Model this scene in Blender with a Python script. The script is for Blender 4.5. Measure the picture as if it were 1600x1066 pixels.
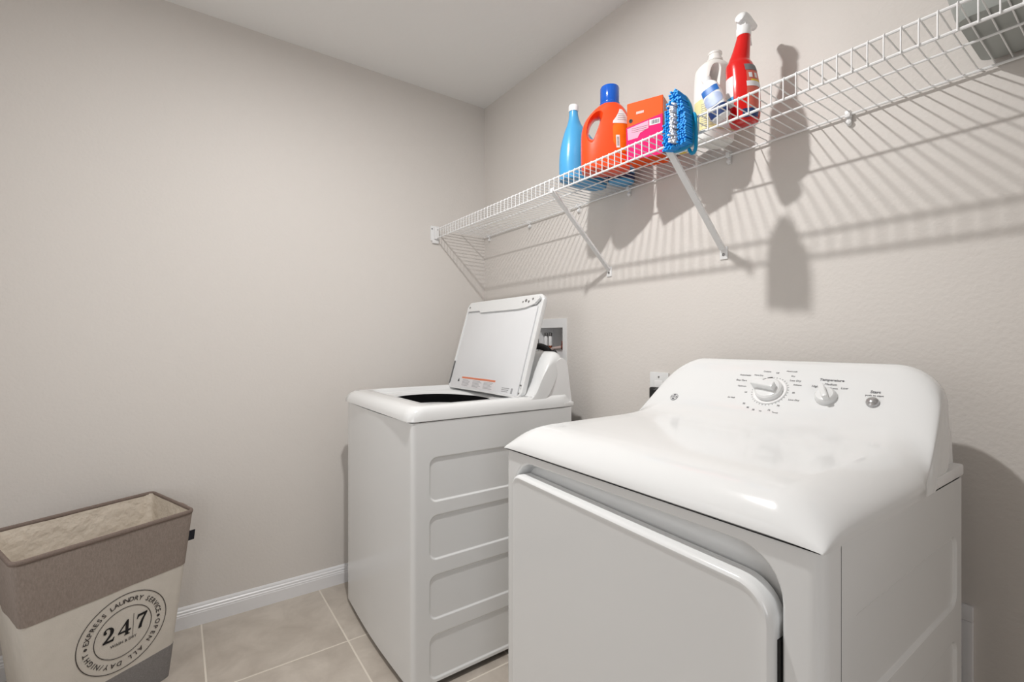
import bpy, bmesh, math, random
from mathutils import Vector, Matrix
random.seed(7)
PI = math.pi
for o in list(bpy.data.objects): bpy.data.objects.remove(o, do_unlink=True)
S = bpy.context.scene
COL = S.collection

# ------------------------------------------------------------------ camera, world, light, exposure
cam_d = bpy.data.cameras.new('camera'); cam = bpy.data.objects.new('camera', cam_d); COL.objects.link(cam)
cam_d.sensor_width = 36; cam_d.lens = 734/1600*36; cam_d.shift_y = 0.0006; cam_d.clip_start = .02
cam.location = (2.2510, -1.4131, 1.1242); cam.rotation_euler = (PI/2, 0, math.atan2(.81440765, .58029319))
S.camera = cam
W = bpy.data.worlds.new('world'); S.world = W; W.use_nodes = True
W.node_tree.nodes['Background'].inputs[0].default_value = (.85, .93, 1, 1)
W.node_tree.nodes['Background'].inputs[1].default_value = .02
def point_light(name, loc, power, rad, col):
    l = bpy.data.lights.new(name, 'POINT'); l.energy = power; l.shadow_soft_size = rad; l.color = col
    o = bpy.data.objects.new(name, l); COL.objects.link(o); o.location = loc; return o
ll = bpy.data.lights.new('recessed_ceiling_lamp', 'AREA'); ll.shape = 'DISK'; ll.size = .06; ll.energy = 22; ll.color = (1, .985, .965)
lo_ = bpy.data.objects.new('recessed_ceiling_lamp', ll); COL.objects.link(lo_); lo_.location = (1.28, -1.02, 2.40)
# added soft fill lamp just inside the unseen front wall, no doorway there
al = bpy.data.lights.new('front_fill', 'AREA'); al.shape = 'RECTANGLE'; al.size = .85; al.size_y = 1.7; al.energy = 4; al.color = (.93, .97, 1)
ao = bpy.data.objects.new('front_fill', al); COL.objects.link(ao); ao.location = (.95, -2.20, 1.2); ao.rotation_euler = (PI/2, 0, 0)
a2 = bpy.data.lights.new('right_fill', 'AREA'); a2.shape = 'RECTANGLE'; a2.size = .8; a2.size_y = 1.4; a2.energy = 17; a2.color = (.97, .98, 1)
a2o = bpy.data.objects.new('right_fill', a2); COL.objects.link(a2o); a2o.location = (4.2, -2.3, 1.35); a2o.rotation_euler = (PI/2, 0, PI/2-math.radians(35))  # fill lamp added beyond the right wall to brighten the dryer's side
S.view_settings.view_transform = 'Standard'; S.view_settings.look = 'None'
S.view_settings.exposure = 0.0; S.view_settings.gamma = 1; S.view_settings.use_curve_mapping = False

# ------------------------------------------------------------------ materials
def srgb(r, g, b):
    f = lambda c: (c/255/12.92) if c/255 <= .04045 else ((c/255+.055)/1.055)**2.4
    return (f(r), f(g), f(b), 1)
def mat(name, col, rough=.5, metal=0, bump=0, bscale=200, var=0, vscale=8, spec=.5, trans=0, coat=0, alpha=1, sss=0, stretch=None, bdist=.002):
    m = bpy.data.materials.new(name); m.use_nodes = True; nt = m.node_tree; b = nt.nodes['Principled BSDF']
    b.inputs['Base Color'].default_value = col; b.inputs['Roughness'].default_value = rough; b.inputs['Metallic'].default_value = metal
    b.inputs['Specular IOR Level'].default_value = spec; b.inputs['Transmission Weight'].default_value = trans
    b.inputs['Coat Weight'].default_value = coat; b.inputs['Alpha'].default_value = alpha
    tc = nt.nodes.new('ShaderNodeTexCoord'); src = tc.outputs['Object']
    if stretch:
        mp = nt.nodes.new('ShaderNodeMapping'); mp.inputs['Scale'].default_value = stretch; nt.links.new(src, mp.inputs[0]); src = mp.outputs[0]
    if var:
        n = nt.nodes.new('ShaderNodeTexNoise'); n.inputs['Scale'].default_value = vscale; n.inputs['Detail'].default_value = 5
        nt.links.new(src, n.inputs['Vector'])
        r = nt.nodes.new('ShaderNodeMapRange'); r.inputs[1].default_value = .3; r.inputs[2].default_value = .7; r.inputs[3].default_value = 1-var; r.inputs[4].default_value = 1+var
        nt.links.new(n.outputs[0], r.inputs[0])
        mx = nt.nodes.new('ShaderNodeMix'); mx.data_type = 'RGBA'; mx.blend_type = 'MULTIPLY'; mx.inputs[0].default_value = 1
        mx.inputs[6].default_value = col; nt.links.new(r.outputs[0], mx.inputs[7]); nt.links.new(mx.outputs[2], b.inputs['Base Color'])
    if bump:
        n2 = nt.nodes.new('ShaderNodeTexNoise'); n2.inputs['Scale'].default_value = bscale; n2.inputs['Detail'].default_value = 3
        nt.links.new(src, n2.inputs['Vector'])
        bp = nt.nodes.new('ShaderNodeBump'); bp.inputs['Strength'].default_value = bump; bp.inputs['Distance'].default_value = bdist
        nt.links.new(n2.outputs[0], bp.inputs['Height']); nt.links.new(bp.outputs[0], b.inputs['Normal'])
    return m
M = {}
M['wall'] = mat('wall_paint', srgb(221, 216, 211), .55, bump=.45, bscale=95, spec=.3)
M['ceil'] = mat('ceiling_paint', srgb(242, 241, 239), .8, bump=.4, bscale=60, spec=.2)
M['trim'] = mat('trim_paint', srgb(236, 236, 238), .3, var=.01)
M['grout'] = mat('grout', srgb(224, 216, 204), .85, bump=.3, bscale=300, var=.03)
M['enamel'] = mat('white_enamel', srgb(230, 231, 231), .16, var=.004, vscale=3, spec=.5)
M['plasticw'] = mat('white_gloss_plastic', srgb(230, 231, 231), .13, var=.004, vscale=3, coat=.2)
M['plasticm'] = mat('white_satin_plastic', srgb(236, 236, 236), .35, var=.01)
M['lidin'] = mat('lid_inner_plastic', srgb(226, 227, 229), .4, var=.01)
M['greyp'] = mat('pale_grey_plastic', srgb(190, 190, 190), .35, var=.02)
M['dark'] = mat('dark_rubber', srgb(14, 14, 15), .5, var=.05)
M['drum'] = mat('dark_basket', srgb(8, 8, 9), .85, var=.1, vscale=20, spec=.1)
M['steel'] = mat('zinc_steel', srgb(150, 150, 150), .3, metal=.9, var=.05)
M['chrome'] = mat('chrome_button', srgb(185, 185, 186), .18, metal=.7, var=.02)
M['wire'] = mat('white_epoxy_wire', srgb(240, 240, 240), .3, var=.01)
M['ink'] = mat('grey_print', srgb(118, 118, 122), .6, var=.02)
M['inkd'] = mat('dark_print', srgb(30, 30, 32), .6, var=.02)
M['inkl'] = mat('light_print', srgb(160, 160, 163), .6, var=.02)
M['copper'] = mat('copper', srgb(170, 92, 60), .35, metal=.8, var=.15, vscale=60)
M['brass'] = mat('red_brass_valve', srgb(120, 60, 50), .4, metal=.4, var=.2, vscale=80)
M['hose'] = mat('braided_hose', srgb(178, 160, 155), .45, var=.2, vscale=300)
M['taupe'] = mat('taupe_woven_cloth', srgb(150, 138, 130), .9, bump=.6, bscale=700, var=.12, vscale=260, stretch=(1, 1, .35), spec=.15)
M['rim'] = mat('dark_taupe_binding', srgb(128, 114, 106), .9, bump=.5, bscale=700, var=.1, vscale=260, spec=.15)
M['cream'] = mat('cream_canvas', srgb(214, 208, 199), .9, bump=.5, bscale=500, var=.03, vscale=30, spec=.15)
M['greyc'] = mat('grey_woven_cloth', srgb(140, 137, 136), .9, bump=.6, bscale=700, var=.12, vscale=260, spec=.15)
M['lining'] = mat('beige_lining', srgb(222, 212, 198), .95, bump=.7, bscale=28, var=.04, vscale=14, spec=.1, bdist=.012)
M['tagblk'] = mat('navy_tag', srgb(18, 20, 32), .7, var=.05)
M['ink_h'] = mat('charcoal_fabric_print', srgb(62, 56, 54), .85, var=.05)
M['ink_b'] = mat('black_fabric_print', srgb(16, 14, 15), .85, var=.05)
M['skyblue'] = mat('sky_blue_plastic', srgb(78, 166, 220), .3, var=.02, coat=.1)
M['orange'] = mat('orange_plastic', srgb(240, 78, 30), .28, var=.015, coat=.2)
M['bluecap'] = mat('cobalt_cap', srgb(20, 92, 196), .15, var=.03, coat=.3)
M['navy'] = mat('navy_plastic', srgb(24, 52, 104), .35, var=.04)
M['white'] = mat('white_cap', srgb(240, 240, 240), .35, var=.01)
M['lab_or'] = mat('amber_label', srgb(226, 112, 20), .4, var=.12, vscale=40)
M['lab_w'] = mat('white_label', srgb(226, 224, 226), .45, var=.03, vscale=60)
M['lab_y'] = mat('pale_yellow_label', srgb(232, 222, 166), .45, var=.05, vscale=80)
M['lab_b'] = mat('blue_label', srgb(42, 108, 186), .4, var=.06, vscale=80)
M['lab_lb'] = mat('pale_blue_label', srgb(176, 190, 222), .4, var=.06, vscale=80)
M['cart_o'] = mat('orange_card', srgb(242, 88, 22), .6, var=.02, spec=.2)
M['cart_p'] = mat('magenta_card', srgb(228, 6, 106), .6, var=.02, spec=.2)
M['cart_lp'] = mat('pink_card', srgb(244, 140, 170), .45, var=.03)
M['cart_s'] = mat('muted_card_side', srgb(196, 128, 110), .5, var=.1, vscale=30)
M['teal'] = mat('teal_plastic', srgb(0, 140, 186), .3, var=.03)
M['bristle'] = mat('blue_bristle', srgb(20, 150, 232), .55, var=.1, vscale=150)
M['bristlew'] = mat('grey_white_bristle', srgb(222, 222, 226), .55, var=.08, vscale=150)
M['jug'] = mat('frosted_jug', srgb(250, 249, 245), .38, trans=.15, var=.01)
M['redp'] = mat('red_plastic', srgb(214, 16, 14), .18, var=.03, coat=.3)
M['redt'] = mat('salmon_label', srgb(206, 104, 88), .35, var=.1, vscale=50)
M['redc'] = mat('clear_red_liquid', srgb(206, 150, 138), .2, trans=.25, var=.05)
M['yellow'] = mat('yellow_print', srgb(226, 196, 60), .45, var=.05)
M['bin'] = mat('frosted_grey_bin', srgb(176, 180, 176), .4, trans=.2, var=.04, vscale=12)
M['sticker'] = mat('orange_warning_print', srgb(226, 130, 92), .5, var=.03)
# tile: mottled beige porcelain
def tile_mat():
    m = mat('beige_porcelain_tile', srgb(186, 176, 164), .38, bump=.08, bscale=40)
    nt = m.node_tree; b = nt.nodes['Principled BSDF']; tc = [n for n in nt.nodes if n.type == 'TEX_COORD'][0]
    oi = nt.nodes.new('ShaderNodeObjectInfo'); ad = nt.nodes.new('ShaderNodeVectorMath'); ad.operation = 'MULTIPLY_ADD'
    ad.inputs[1].default_value = (1, 1, 1); nt.links.new(tc.outputs['Object'], ad.inputs[0])
    sc = nt.nodes.new('ShaderNodeVectorMath'); sc.operation = 'SCALE'; sc.inputs[0].default_value = (13, 7, 3); nt.links.new(oi.outputs['Random'], sc.inputs['Scale'])
    nt.links.new(sc.outputs[0], ad.inputs[2])
    n = nt.nodes.new('ShaderNodeTexNoise'); n.inputs['Scale'].default_value = 7; n.inputs['Detail'].default_value = 8; n.inputs['Roughness'].default_value = .62; n.inputs['Distortion'].default_value = .35
    nt.links.new(ad.outputs[0], n.inputs['Vector'])
    cr = nt.nodes.new('ShaderNodeValToRGB'); e = cr.color_ramp.elements
    e[0].position = .3; e[0].color = srgb(178, 168, 157); e[1].position = .68; e[1].color = srgb(204, 195, 184)
    nt.links.new(n.outputs[0], cr.inputs[0]); nt.links.new(cr.outputs[0], b.inputs['Base Color']); return m
M['tile'] = tile_mat()

# ------------------------------------------------------------------ mesh helpers
def link_mesh(name, me, m, parent=None):
    o = bpy.data.objects.new(name, me); COL.objects.link(o)
    if m is not None:
        me.materials.clear(); me.materials.append(M[m] if isinstance(m, str) else m)
    if parent: o.parent = parent
    return o
def finish(bm, name, m, parent=None, sharp=35, weld=True):
    if weld: bmesh.ops.remove_doubles(bm, verts=bm.verts, dist=1e-6)
    bmesh.ops.recalc_face_normals(bm, faces=bm.faces)
    for f in bm.faces: f.smooth = True
    for e in bm.edges:
        if len(e.link_faces) == 2 and e.calc_face_angle(0) > math.radians(sharp): e.smooth = False
    me = bpy.data.meshes.new(name); bm.to_mesh(me); bm.free(); return link_mesh(name, me, m, parent)
def root(name, label, cat, loc=(0, 0, 0), group=None):
    o = bpy.data.objects.new(name, None); COL.objects.link(o); o.location = loc; o.empty_display_size = .05
    o['label'] = label; o['category'] = cat
    if group: o['group'] = group
    ROOTS.append(o); return o
ROOTS = []
def settle():      # parts are modelled in world coordinates: give them offsets relative to their parents
    bpy.context.view_layer.update()
    def rec(o, wm):
        for ch in [c for c in bpy.data.objects if c.parent == o]:
            ch.matrix_parent_inverse = Matrix.Identity(4)
            lw = ch.get('_w'); 
            ch.matrix_basis = wm.inverted() @ Matrix.Translation(ch.location)
            rec(ch, Matrix.Translation(Vector(ch_loc(ch))))
    def ch_loc(c): return WL[c.name]
    WL = {c.name: tuple(c.location) for c in bpy.data.objects}
    for r in ROOTS: rec(r, Matrix.Translation(r.location))
def box(bm, x0, x1, y0, y1, z0, z1, bev=0, seg=2, mtx=None):
    t = bmesh.new(); bmesh.ops.create_cube(t, size=1)
    for v in t.verts: v.co = Vector(((x0+x1)/2+v.co.x*(x1-x0), (y0+y1)/2+v.co.y*(y1-y0), (z0+z1)/2+v.co.z*(z1-z0)))
    if bev: bmesh.ops.bevel(t, geom=list(t.edges), offset=bev, segments=seg, profile=.6, affect='EDGES')
    if mtx: bmesh.ops.transform(t, matrix=mtx, verts=t.verts)
    merge(bm, t); return bm
def merge(bm, t):
    me = bpy.data.meshes.new('tmp'); t.to_mesh(me); t.free(); bm.from_mesh(me); bpy.data.meshes.remove(me)
def loft(bm, loops, cap0=True, cap1=True, closed=True):
    L = [[bm.verts.new(p) for p in l] for l in loops]; n = len(L[0])
    for a, b in zip(L, L[1:]):
        for i in range(n if closed else n-1):
            j = (i+1) % n
            try: bm.faces.new((a[i], a[j], b[j], b[i]))
            except ValueError: pass
    if cap0: bm.faces.new(L[0][::-1])
    if cap1: bm.faces.new(L[-1])
    return bm
def tube(bm, pts, r, n=8, rs=None, caps=True):
    pts = [Vector(p) for p in pts]; loops = []; up = None
    for i, p in enumerate(pts):
        t = (pts[min(i+1, len(pts)-1)]-pts[max(i-1, 0)]).normalized()
        if up is None: up = t.orthogonal().normalized()
        up = (up-t*up.dot(t)); up = up.normalized() if up.length > 1e-6 else t.orthogonal().normalized()
        s = t.cross(up); rr = rs[i] if rs else r
        loops.append([p+(up*math.cos(2*PI*k/n)+s*math.sin(2*PI*k/n))*rr for k in range(n)])
    return loft(bm, loops, caps, caps)
def spline(pts, k=6):
    P = [Vector(p) for p in pts]; out = []
    for i in range(len(P)-1):
        p0, p1, p2, p3 = P[max(i-1, 0)], P[i], P[i+1], P[min(i+2, len(P)-1)]
        for j in range(k):
            t = j/k
            out.append(.5*((2*p1)+(-p0+p2)*t+(2*p0-5*p1+4*p2-p3)*t*t+(-p0+3*p1-3*p2+p3)*t**3))
    out.append(P[-1]); return out
def lathe(bm, prof, c=(0, 0, 0), n=32, mtx=None):
    t = bmesh.new()
    loft(t, [[Vector((r*math.cos(2*PI*k/n), r*math.sin(2*PI*k/n), z)) for k in range(n)] for r, z in prof])
    bmesh.ops.transform(t, matrix=(Matrix.Translation(c) @ mtx) if mtx else Matrix.Translation(c), verts=t.verts)
    merge(bm, t); return bm
def rrect2(x0, x1, y0, y1, r, k=6):
    out = []
    for cx, cy, a in ((x1-r, y1-r, 0), (x0+r, y1-r, 90), (x0+r, y0+r, 180), (x1-r, y0+r, 270)):
        for i in range(k+1):
            t = math.radians(a+90*i/k); out.append((cx+r*math.cos(t), cy+r*math.sin(t)))
    return out
def ray_loop(c, inside, N=96, off=0):       # star-shaped loop: distance from c to the edge of a region, by bisection
    out = []
    for i in range(N):
        a = 2*PI*i/N+off; d = (math.cos(a), math.sin(a)); lo, hi = 0, 2
        for _ in range(30):
            m_ = (lo+hi)/2
            if inside(c[0]+d[0]*m_, c[1]+d[1]*m_): lo = m_
            else: hi = m_
        out.append((c[0]+d[0]*lo, c[1]+d[1]*lo))
    return out
def in_rr(x0, x1, y0, y1, r):
    def f(x, y):
        qx = abs(x-(x0+x1)/2)-(x1-x0)/2+r; qy = abs(y-(y0+y1)/2)-(y1-y0)/2+r
        return math.hypot(max(qx, 0), max(qy, 0))+min(max(qx, qy), 0) <= r
    return f
def fill2d(bm, outer, holes, f3):            # flat face with holes; f3 maps (u,v) to 3D. returns hole vert loops
    vs = []
    edges = []
    for lp in [outer]+holes:
        l = [bm.verts.new(f3(*p)) for p in lp]; vs.append(l)
        for i in range(len(l)): edges.append(bm.edges.new((l[i], l[(i+1) % len(l)])))
    bmesh.ops.triangle_fill(bm, use_beauty=True, use_dissolve=False, edges=edges)
    return vs
def sink(bm, loopv, rings):                  # rings: lists of 3D points going inward from a hole loop, last one filled
    cur = loopv
    for rg in rings:
        nx = [bm.verts.new(p) for p in rg]
        for i in range(len(nx)):
            j = (i+1) % len(nx); bm.faces.new((cur[i], cur[j], nx[j], nx[i]))
        cur = nx
    bm.faces.new(cur)
def text_bm(s, size, extr=.0002, align='CENTER', bold=0):
    cu = bpy.data.curves.new('t', 'FONT'); cu.body = s; cu.size = size; cu.extrude = extr; cu.align_x = align; cu.align_y = 'CENTER'; cu.resolution_u = 3
    cu.offset = bold
    o = bpy.data.objects.new('t', cu); COL.objects.link(o)
    bpy.context.view_layer.update()
    me = bpy.data.meshes.new_from_object(o.evaluated_get(bpy.context.evaluated_depsgraph_get()))
    bpy.data.objects.remove(o, do_unlink=True)
    t = bmesh.new(); t.from_mesh(me); bpy.data.meshes.remove(me); return t
def add_text(bm, s, size, mtx, extr=.0002, align='CENTER', bold=0):
    t = text_bm(s, size, extr, align, bold); bmesh.ops.transform(t, matrix=mtx, verts=t.verts); merge(bm, t)
def frame(o, u, v):                          # matrix with local x=u, y=v, z=u×v at o
    u = Vector(u).normalized(); v = Vector(v); v = (v-u*v.dot(u)).normalized(); n = u.cross(v)
    return Matrix(((u.x, v.x, n.x, o[0]), (u.y, v.y, n.y, o[1]), (u.z, v.z, n.z, o[2]), (0, 0, 0, 1)))
def struct(o): o['kind'] = 'structure'; return o

# ------------------------------------------------------------------ room
XR, YF, H = 3.12, -2.225, 2.44
T = .445
bm = bmesh.new(); box(bm, -.1, XR+.1, YF-.1, .1, -.06, -.0007); floor = struct(finish(bm, 'floor', 'grout'))
tiles = {}
for i in range(7):
    for j in range(5):
        xa = .0115+i*T; ya = -j*T
        x0 = 0 if i == 0 else xa; x1 = min(xa+T, XR); key = (round(x1-x0, 3))
        if key not in tiles:
            bm = bmesh.new(); box(bm, -(x1-x0)/2+.003, (x1-x0)/2-.003, -T/2+.003, T/2-.003, -.008, 0, .0006, 1)
            o = finish(bm, 'tile', 'tile', floor); tiles[key] = o.data
        else: o = link_mesh('tile', tiles[key], 'tile', floor)
        o.location = ((x0+x1)/2, ya-T/2, 0)
def wall_quad(name, pts, m='wall'):
    bm = bmesh.new(); loft(bm, pts); return struct(finish(bm, name, m))
bm = bmesh.new(); box(bm, -.12, 0, YF-.1, .12, -.05, H+.1); struct(finish(bm, 'wall_left', 'wall'))
# back wall with the hole for the recessed valve box
BX = (.488, .668, 1.035, 1.190)
bm = bmesh.new()
for y, nm in ((0, 0), (.12, 1)):
    vs = fill2d(bm, [(0, -.05), (XR, -.05), (XR, H+.1), (0, H+.1)], [[(BX[0], BX[2]), (BX[1], BX[2]), (BX[1], BX[3]), (BX[0], BX[3])]], lambda a, b, y=y: (a, y, b))
    if nm == 0: first = vs
    else:
        for l0, l1 in zip(first, vs):
            for i in range(4): bm.faces.new((l0[i], l0[(i+1) % 4], l1[(i+1) % 4], l1[i]))
struct(finish(bm, 'wall_back', 'wall'))
bm = bmesh.new(); box(bm, -.1, XR+.1, YF-.12, YF, -.05, H+.1); struct(finish(bm, 'wall_front', 'wall'))
# unseen right wall; opening added so its edge limits the side fill
bm = bmesh.new(); box(bm, XR, XR+.12, YF, -2.05, 0, H+.1); box(bm, XR, XR+.12, -1.30, 0, 0, H+.1); box(bm, XR, XR+.12, -2.05, -1.30, 2.05, H+.1)
struct(finish(bm, 'wall_right', 'wall', weld=False))
bm = bmesh.new(); box(bm, -.1, XR+.1, YF-.1, .12, H, H+.1); struct(finish(bm, 'ceiling', 'ceil'))
# baseboards: moulded profile (distance from wall, height)
BP = [(0, 0), (.015, 0), (.015, .048), (.0135, .051), (.0135, .056), (.011, .059), (.011, .066), (.0075, .070), (.0065, .076), (.003, .0815), (0, .0825)]
bm = bmesh.new(); loft(bm, [[(d, y, z) for d, z in BP] for y in (YF, 0)]); struct(finish(bm, 'baseboard_left', 'trim', sharp=20))
bm = bmesh.new(); loft(bm, [[(x, -d, z) for d, z in BP] for x in (.015, 1.72)]); struct(finish(bm, 'baseboard_back', 'trim', sharp=20))

# ------------------------------------------------------------------ shared appliance pieces
def embossed_side(bm, x, xin, y0, y1, z0, z1, panels):
    holes = [rrect2(a, b, c, d, .028, 6) for a, b, c, d in panels]
    vs = fill2d(bm, [(y0, z0), (y1, z0), (y1, z1), (y0, z1)], holes, lambda a, b: (x, a, b))
    s = 1 if xin > x else -1
    for l, (a, b, c, d) in zip(vs[1:], panels):
        rg = []
        for ins, dep in ((.002, .0008), (.005, .0036), (.007, .0044)):
            rg.append([(x+s*dep, p, q) for p, q in rrect2(a+ins, b-ins, c+ins, d-ins, .028-ins, 6)])
        sink(bm, l, rg)
def swoosh(rows, x0, x1, nx=14, ex=1.0, lf=1.0, rf=1.0, vert=1.0):
    # rows: (ytop, ztop, ybase, zbase, a, b, shrink). returns loops across x
    loops = []
    for (yt, zt, yb, zb, a, b, sh, lean, pw) in rows:
        b = min(b, vert*max(zt-zb, 0))
        zs = zt-b
        pts = []
        for side in (0, 1):
            ln = lean*(lf if side == 0 else rf); ex_ = ex if lean == 0 else ex-min(.22, lean*12)
            half = [(ln*k/5, zb+(zs-zb)*k/5) for k in range(5)]       # straight side, then the rounded shoulder
            for k in range(nx+1):
                th = PI/2*k/nx; half.append((ln+a*(1-math.cos(th)**ex_), zs+b*math.sin(th)**ex_))
            h = half if side == 0 else half[::-1]
            for dx, z in h:
                f = (z-zb)/(zt-zb) if zt-zb > 1e-5 else 1
                y = yb+(yt-yb)*max(f, 0)**pw
                x = x0+sh+dx if side == 0 else x1-sh-dx
                pts.append((x, y, z))
            if side == 0:
                xa = x0+sh+lean*lf+a; xb = x1-sh-lean*rf-a; pts += [(xa+(xb-xa)*k/12, yt, zt) for k in range(1, 12)]
        loops.append(pts)
    return loops

# ------------------------------------------------------------------ washer
WX0, WX1, WYF, WYB, WZ = .184, .870, -.815, -.140, .866
washer = root('washing_machine', 'white top-loading washer with its lid open, in the corner beside the left wall', 'washer', (.527, -.48, 0))
wp = [(-.755, -.175, z, z+.1475) for z in (.0305, .2235, .4165, .604)]
bm = bmesh.new()
def bow(x0, x1, yf, yj, r, bw, n=16):
    pts = [(x0, yj)]
    for k in range(7): t = PI/2*k/6; pts.append((x0+r-r*math.cos(t), yf+r-r*math.sin(t)))
    for k in range(1, n):
        u = k/n; pts.append((x0+r+(x1-x0-2*r)*u, yf-bw*math.sin(PI*u)))
    for k in range(7): t = PI/2*k/6; pts.append((x1-r+r*math.sin(t), yf+r-r*math.cos(t)))
    pts.append((x1, yj)); return pts
fp = bow(WX0, WX1, WYF, -.788, .016, .010)
loft(bm, [[(x, y, z) for x, y in fp] for z in (.022, WZ)])
finish(bm, 'front_panel', 'enamel', washer)
for x, xin in ((WX1, WX0), (WX0, WX1)):
    bm = bmesh.new(); embossed_side(bm, x, xin, -.788, WYB, .022, WZ, wp); finish(bm, 'side_panel', 'enamel', washer, sharp=6)
bm = bmesh.new(); box(bm, WX0+.003, WX1-.003, WYB-.01, WYB, .022, WZ); finish(bm, 'rear_panel', 'steel', washer)
bm = bmesh.new(); box(bm, WX0+.02, WX1-.02, WYF+.01, WYB-.012, .012, .024); finish(bm, 'base_pan', 'dark', washer)
for sx in (WX0+.06, WX1-.06):
    for sy in (WYF+.06, WYB-.06):
        bm = bmesh.new(); lathe(bm, [(.02, 0), (.022, .002), (.022, .008), (.01, .010), (.01, .02)], (sx, sy, 0), 16); finish(bm, 'foot', 'dark', washer)
# top cover with the opening and basin
c0 = (.512, -.545)
def lp(ins, z, r, f=0): return [(x, y, z) for x, y in ray_loop(c0, in_rr(WX0-.002+ins, WX1+.002-ins, WYF-.012+ins*1.5, WYB, r), 120)]
def lo(x0, x1, y0, y1, z, r): return [(x, y, z) for x, y in ray_loop(c0, in_rr(x0, x1, y0, y1, r), 120)]
def lc(r, z, k=.80): return [(x, y, z) for x, y in ray_loop(c0, lambda x, y: ((x-c0[0])/r)**2+((y-c0[1]-.012)/(k*r))**2 <= 1, 120)]
def tp(i, z):                              # rolled edges left, right and front, straight at the back
    return lo(WX0-.002+i, WX1+.002-i, WYF-.012+i*2.1, WYB, z, .02+i*.6)
zt = .916
loops = [tp(.004, WZ+.001), tp(0, WZ+.004), tp(.0006, WZ+.016), tp(.003, WZ+.029), tp(.007, WZ+.039), tp(.014, WZ+.048), tp(.023, zt-.001), tp(.032, zt),
         lo(.226, .812, -.735, -.310, zt-.001, .05), lo(.230, .808, -.731, -.313, zt-.004, .05), lo(.233, .805, -.728, -.315, zt-.014, .05),
         lo(.237, .801, -.722, -.317, zt-.018, .05), lo(.242, .796, -.716, -.319, zt-.019, .06),
         lc(.258, .893), lc(.252, .889), lc(.246, .876)]
loops = [[Vector(p) for p in l] for l in loops]
bm = bmesh.new(); loft(bm, loops, cap0=False, cap1=False)
tc_ = finish(bm, 'top_cover', 'plasticw', washer, sharp=50)
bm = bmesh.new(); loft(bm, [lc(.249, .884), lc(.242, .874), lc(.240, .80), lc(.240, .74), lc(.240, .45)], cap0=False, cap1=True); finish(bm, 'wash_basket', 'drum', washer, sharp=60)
bm = bmesh.new(); loft(bm, [lc(.238, .836), lc(.234, .846), lc(.222, .849), lc(.204, .846), lc(.198, .834), lc(.200, .80)], False, False); finish(bm, 'balance_ring', 'greyp', washer, sharp=60)
bm = bmesh.new(); lathe(bm, [(.08, .45), (.07, .5), (.035, .56), (.03, .72), (.02, .74)], (c0[0], c0[1], 0), 24); finish(bm, 'agitator', 'greyp', washer)
# console: fanned profile like a breaking wave
R = []
pt = [(-.318, .916), (-.308, .921), (-.298, .936), (-.284, .955), (-.270, .98), (-.259, 1.008), (-.243, 1.035), (-.228, 1.058), (-.212, 1.075), (-.195, 1.084), (-.178, 1.085), (-.163, 1.079), (-.157, 1.07)]
for i, (y, z) in enumerate(pt):
    t = i/(len(pt)-1); R.append((y-.008, z, -.375+.055*t, .872, .012+.034*min(1, t*1.6), .02+.03*min(1, t*1.6), 0, .012*t, 1-.45*t))
bm = bmesh.new(); loft(bm, swoosh(R, WX0+.002, WX1-.004), cap0=False, closed=False); finish(bm, 'console', 'plasticw', washer, sharp=40)
bm = bmesh.new()
loft(bm, [[(x, y, z) for y, z in ((-.310, .885), (-.125, .885), (-.146, 1.022), (-.156, 1.048), (-.175, 1.060), (-.20, 1.05))] for x in (WX0+.014, WX1-.014)])
finish(bm, 'rear_housing', 'plasticm', washer, sharp=30)
bm = bmesh.new(); box(bm, WX0, WX1+.001, -.315, -.126, WZ+.001, .886, .005); finish(bm, 'rear_ledge', 'plasticm', washer)
# lid: leaning open, hinged at the back of the opening
LB = Vector((.217, -.343, .905)); LU = Vector((1, 0, 0)); LV = Vector((0, .122, .409)).normalized(); LN = LU.cross(LV)   # LN faces the room (-y)
lw, lh = .594, .428
LM = frame(LB, LU, LV)
def L3(u, v, n): return LM @ Vector((u, v, n))
bm = bmesh.new()
def lidloop(i, n): return [L3(u, v, n) for u, v in rrect2(i, lw-i, i*.6, lh-i, .03-i*.5, 6)]
loft(bm, [lidloop(.012, -.020), lidloop(.004, -.018), lidloop(0, -.010), lidloop(0, .004), lidloop(.002, .006), lidloop(.010, .006), lidloop(.012, .002), lidloop(.014, -.002)], cap0=True, cap1=True)
lid = finish(bm, 'lid', 'plasticw', washer, sharp=40); lid['label'] = 'raised lid showing its underside'
bm = bmesh.new()                             # inner liner with raised top rail
box(bm, .020, lw-.030, .006, lh-.05, -.001, .005, .003, mtx=LM); finish(bm, 'liner_panel', 'lidin', lid)
bm = bmesh.new()
rail = [(.022, lh-.018), (.022, lh-.050), (.13, lh-.050), (.145, lh-.060), (lw-.16, lh-.060), (lw-.10, lh-.056), (lw-.045, lh-.044), (lw-.02, lh-.022), (lw-.03, lh-.010), (.04, lh-.010)]
loft(bm, [[L3(u, v, n) for u, v in rail] for n in (.002, .0125)]); finish(bm, 'grip_rail', 'plasticw', lid, sharp=25)
for u, v, r in ((.036, lh-.030, .005), (lw-.105, lh-.026, .007), (lw-.085, lh-.032, .005), (lw-.125, lh-.030, .004), (lw-.06, lh-.022, .005), (lw-.018, .05, .0035), (lw-.018, .018, .0035), (.010, .02, .004)):
    bm = bmesh.new(); lathe(bm, [(r, .0), (r, .0135), (r*.6, .0138)] if v > .1 else [(r, 0), (r, .0075)], (0, 0, 0), 12, LM @ Matrix.Translation((u, v, 0))); finish(bm, 'screw', 'steel', lid)
bm = bmesh.new(); box(bm, .008, .014, .02, .13, .004, .0085, mtx=LM); finish(bm, 'hinge_strip', 'steel', lid)
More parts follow.
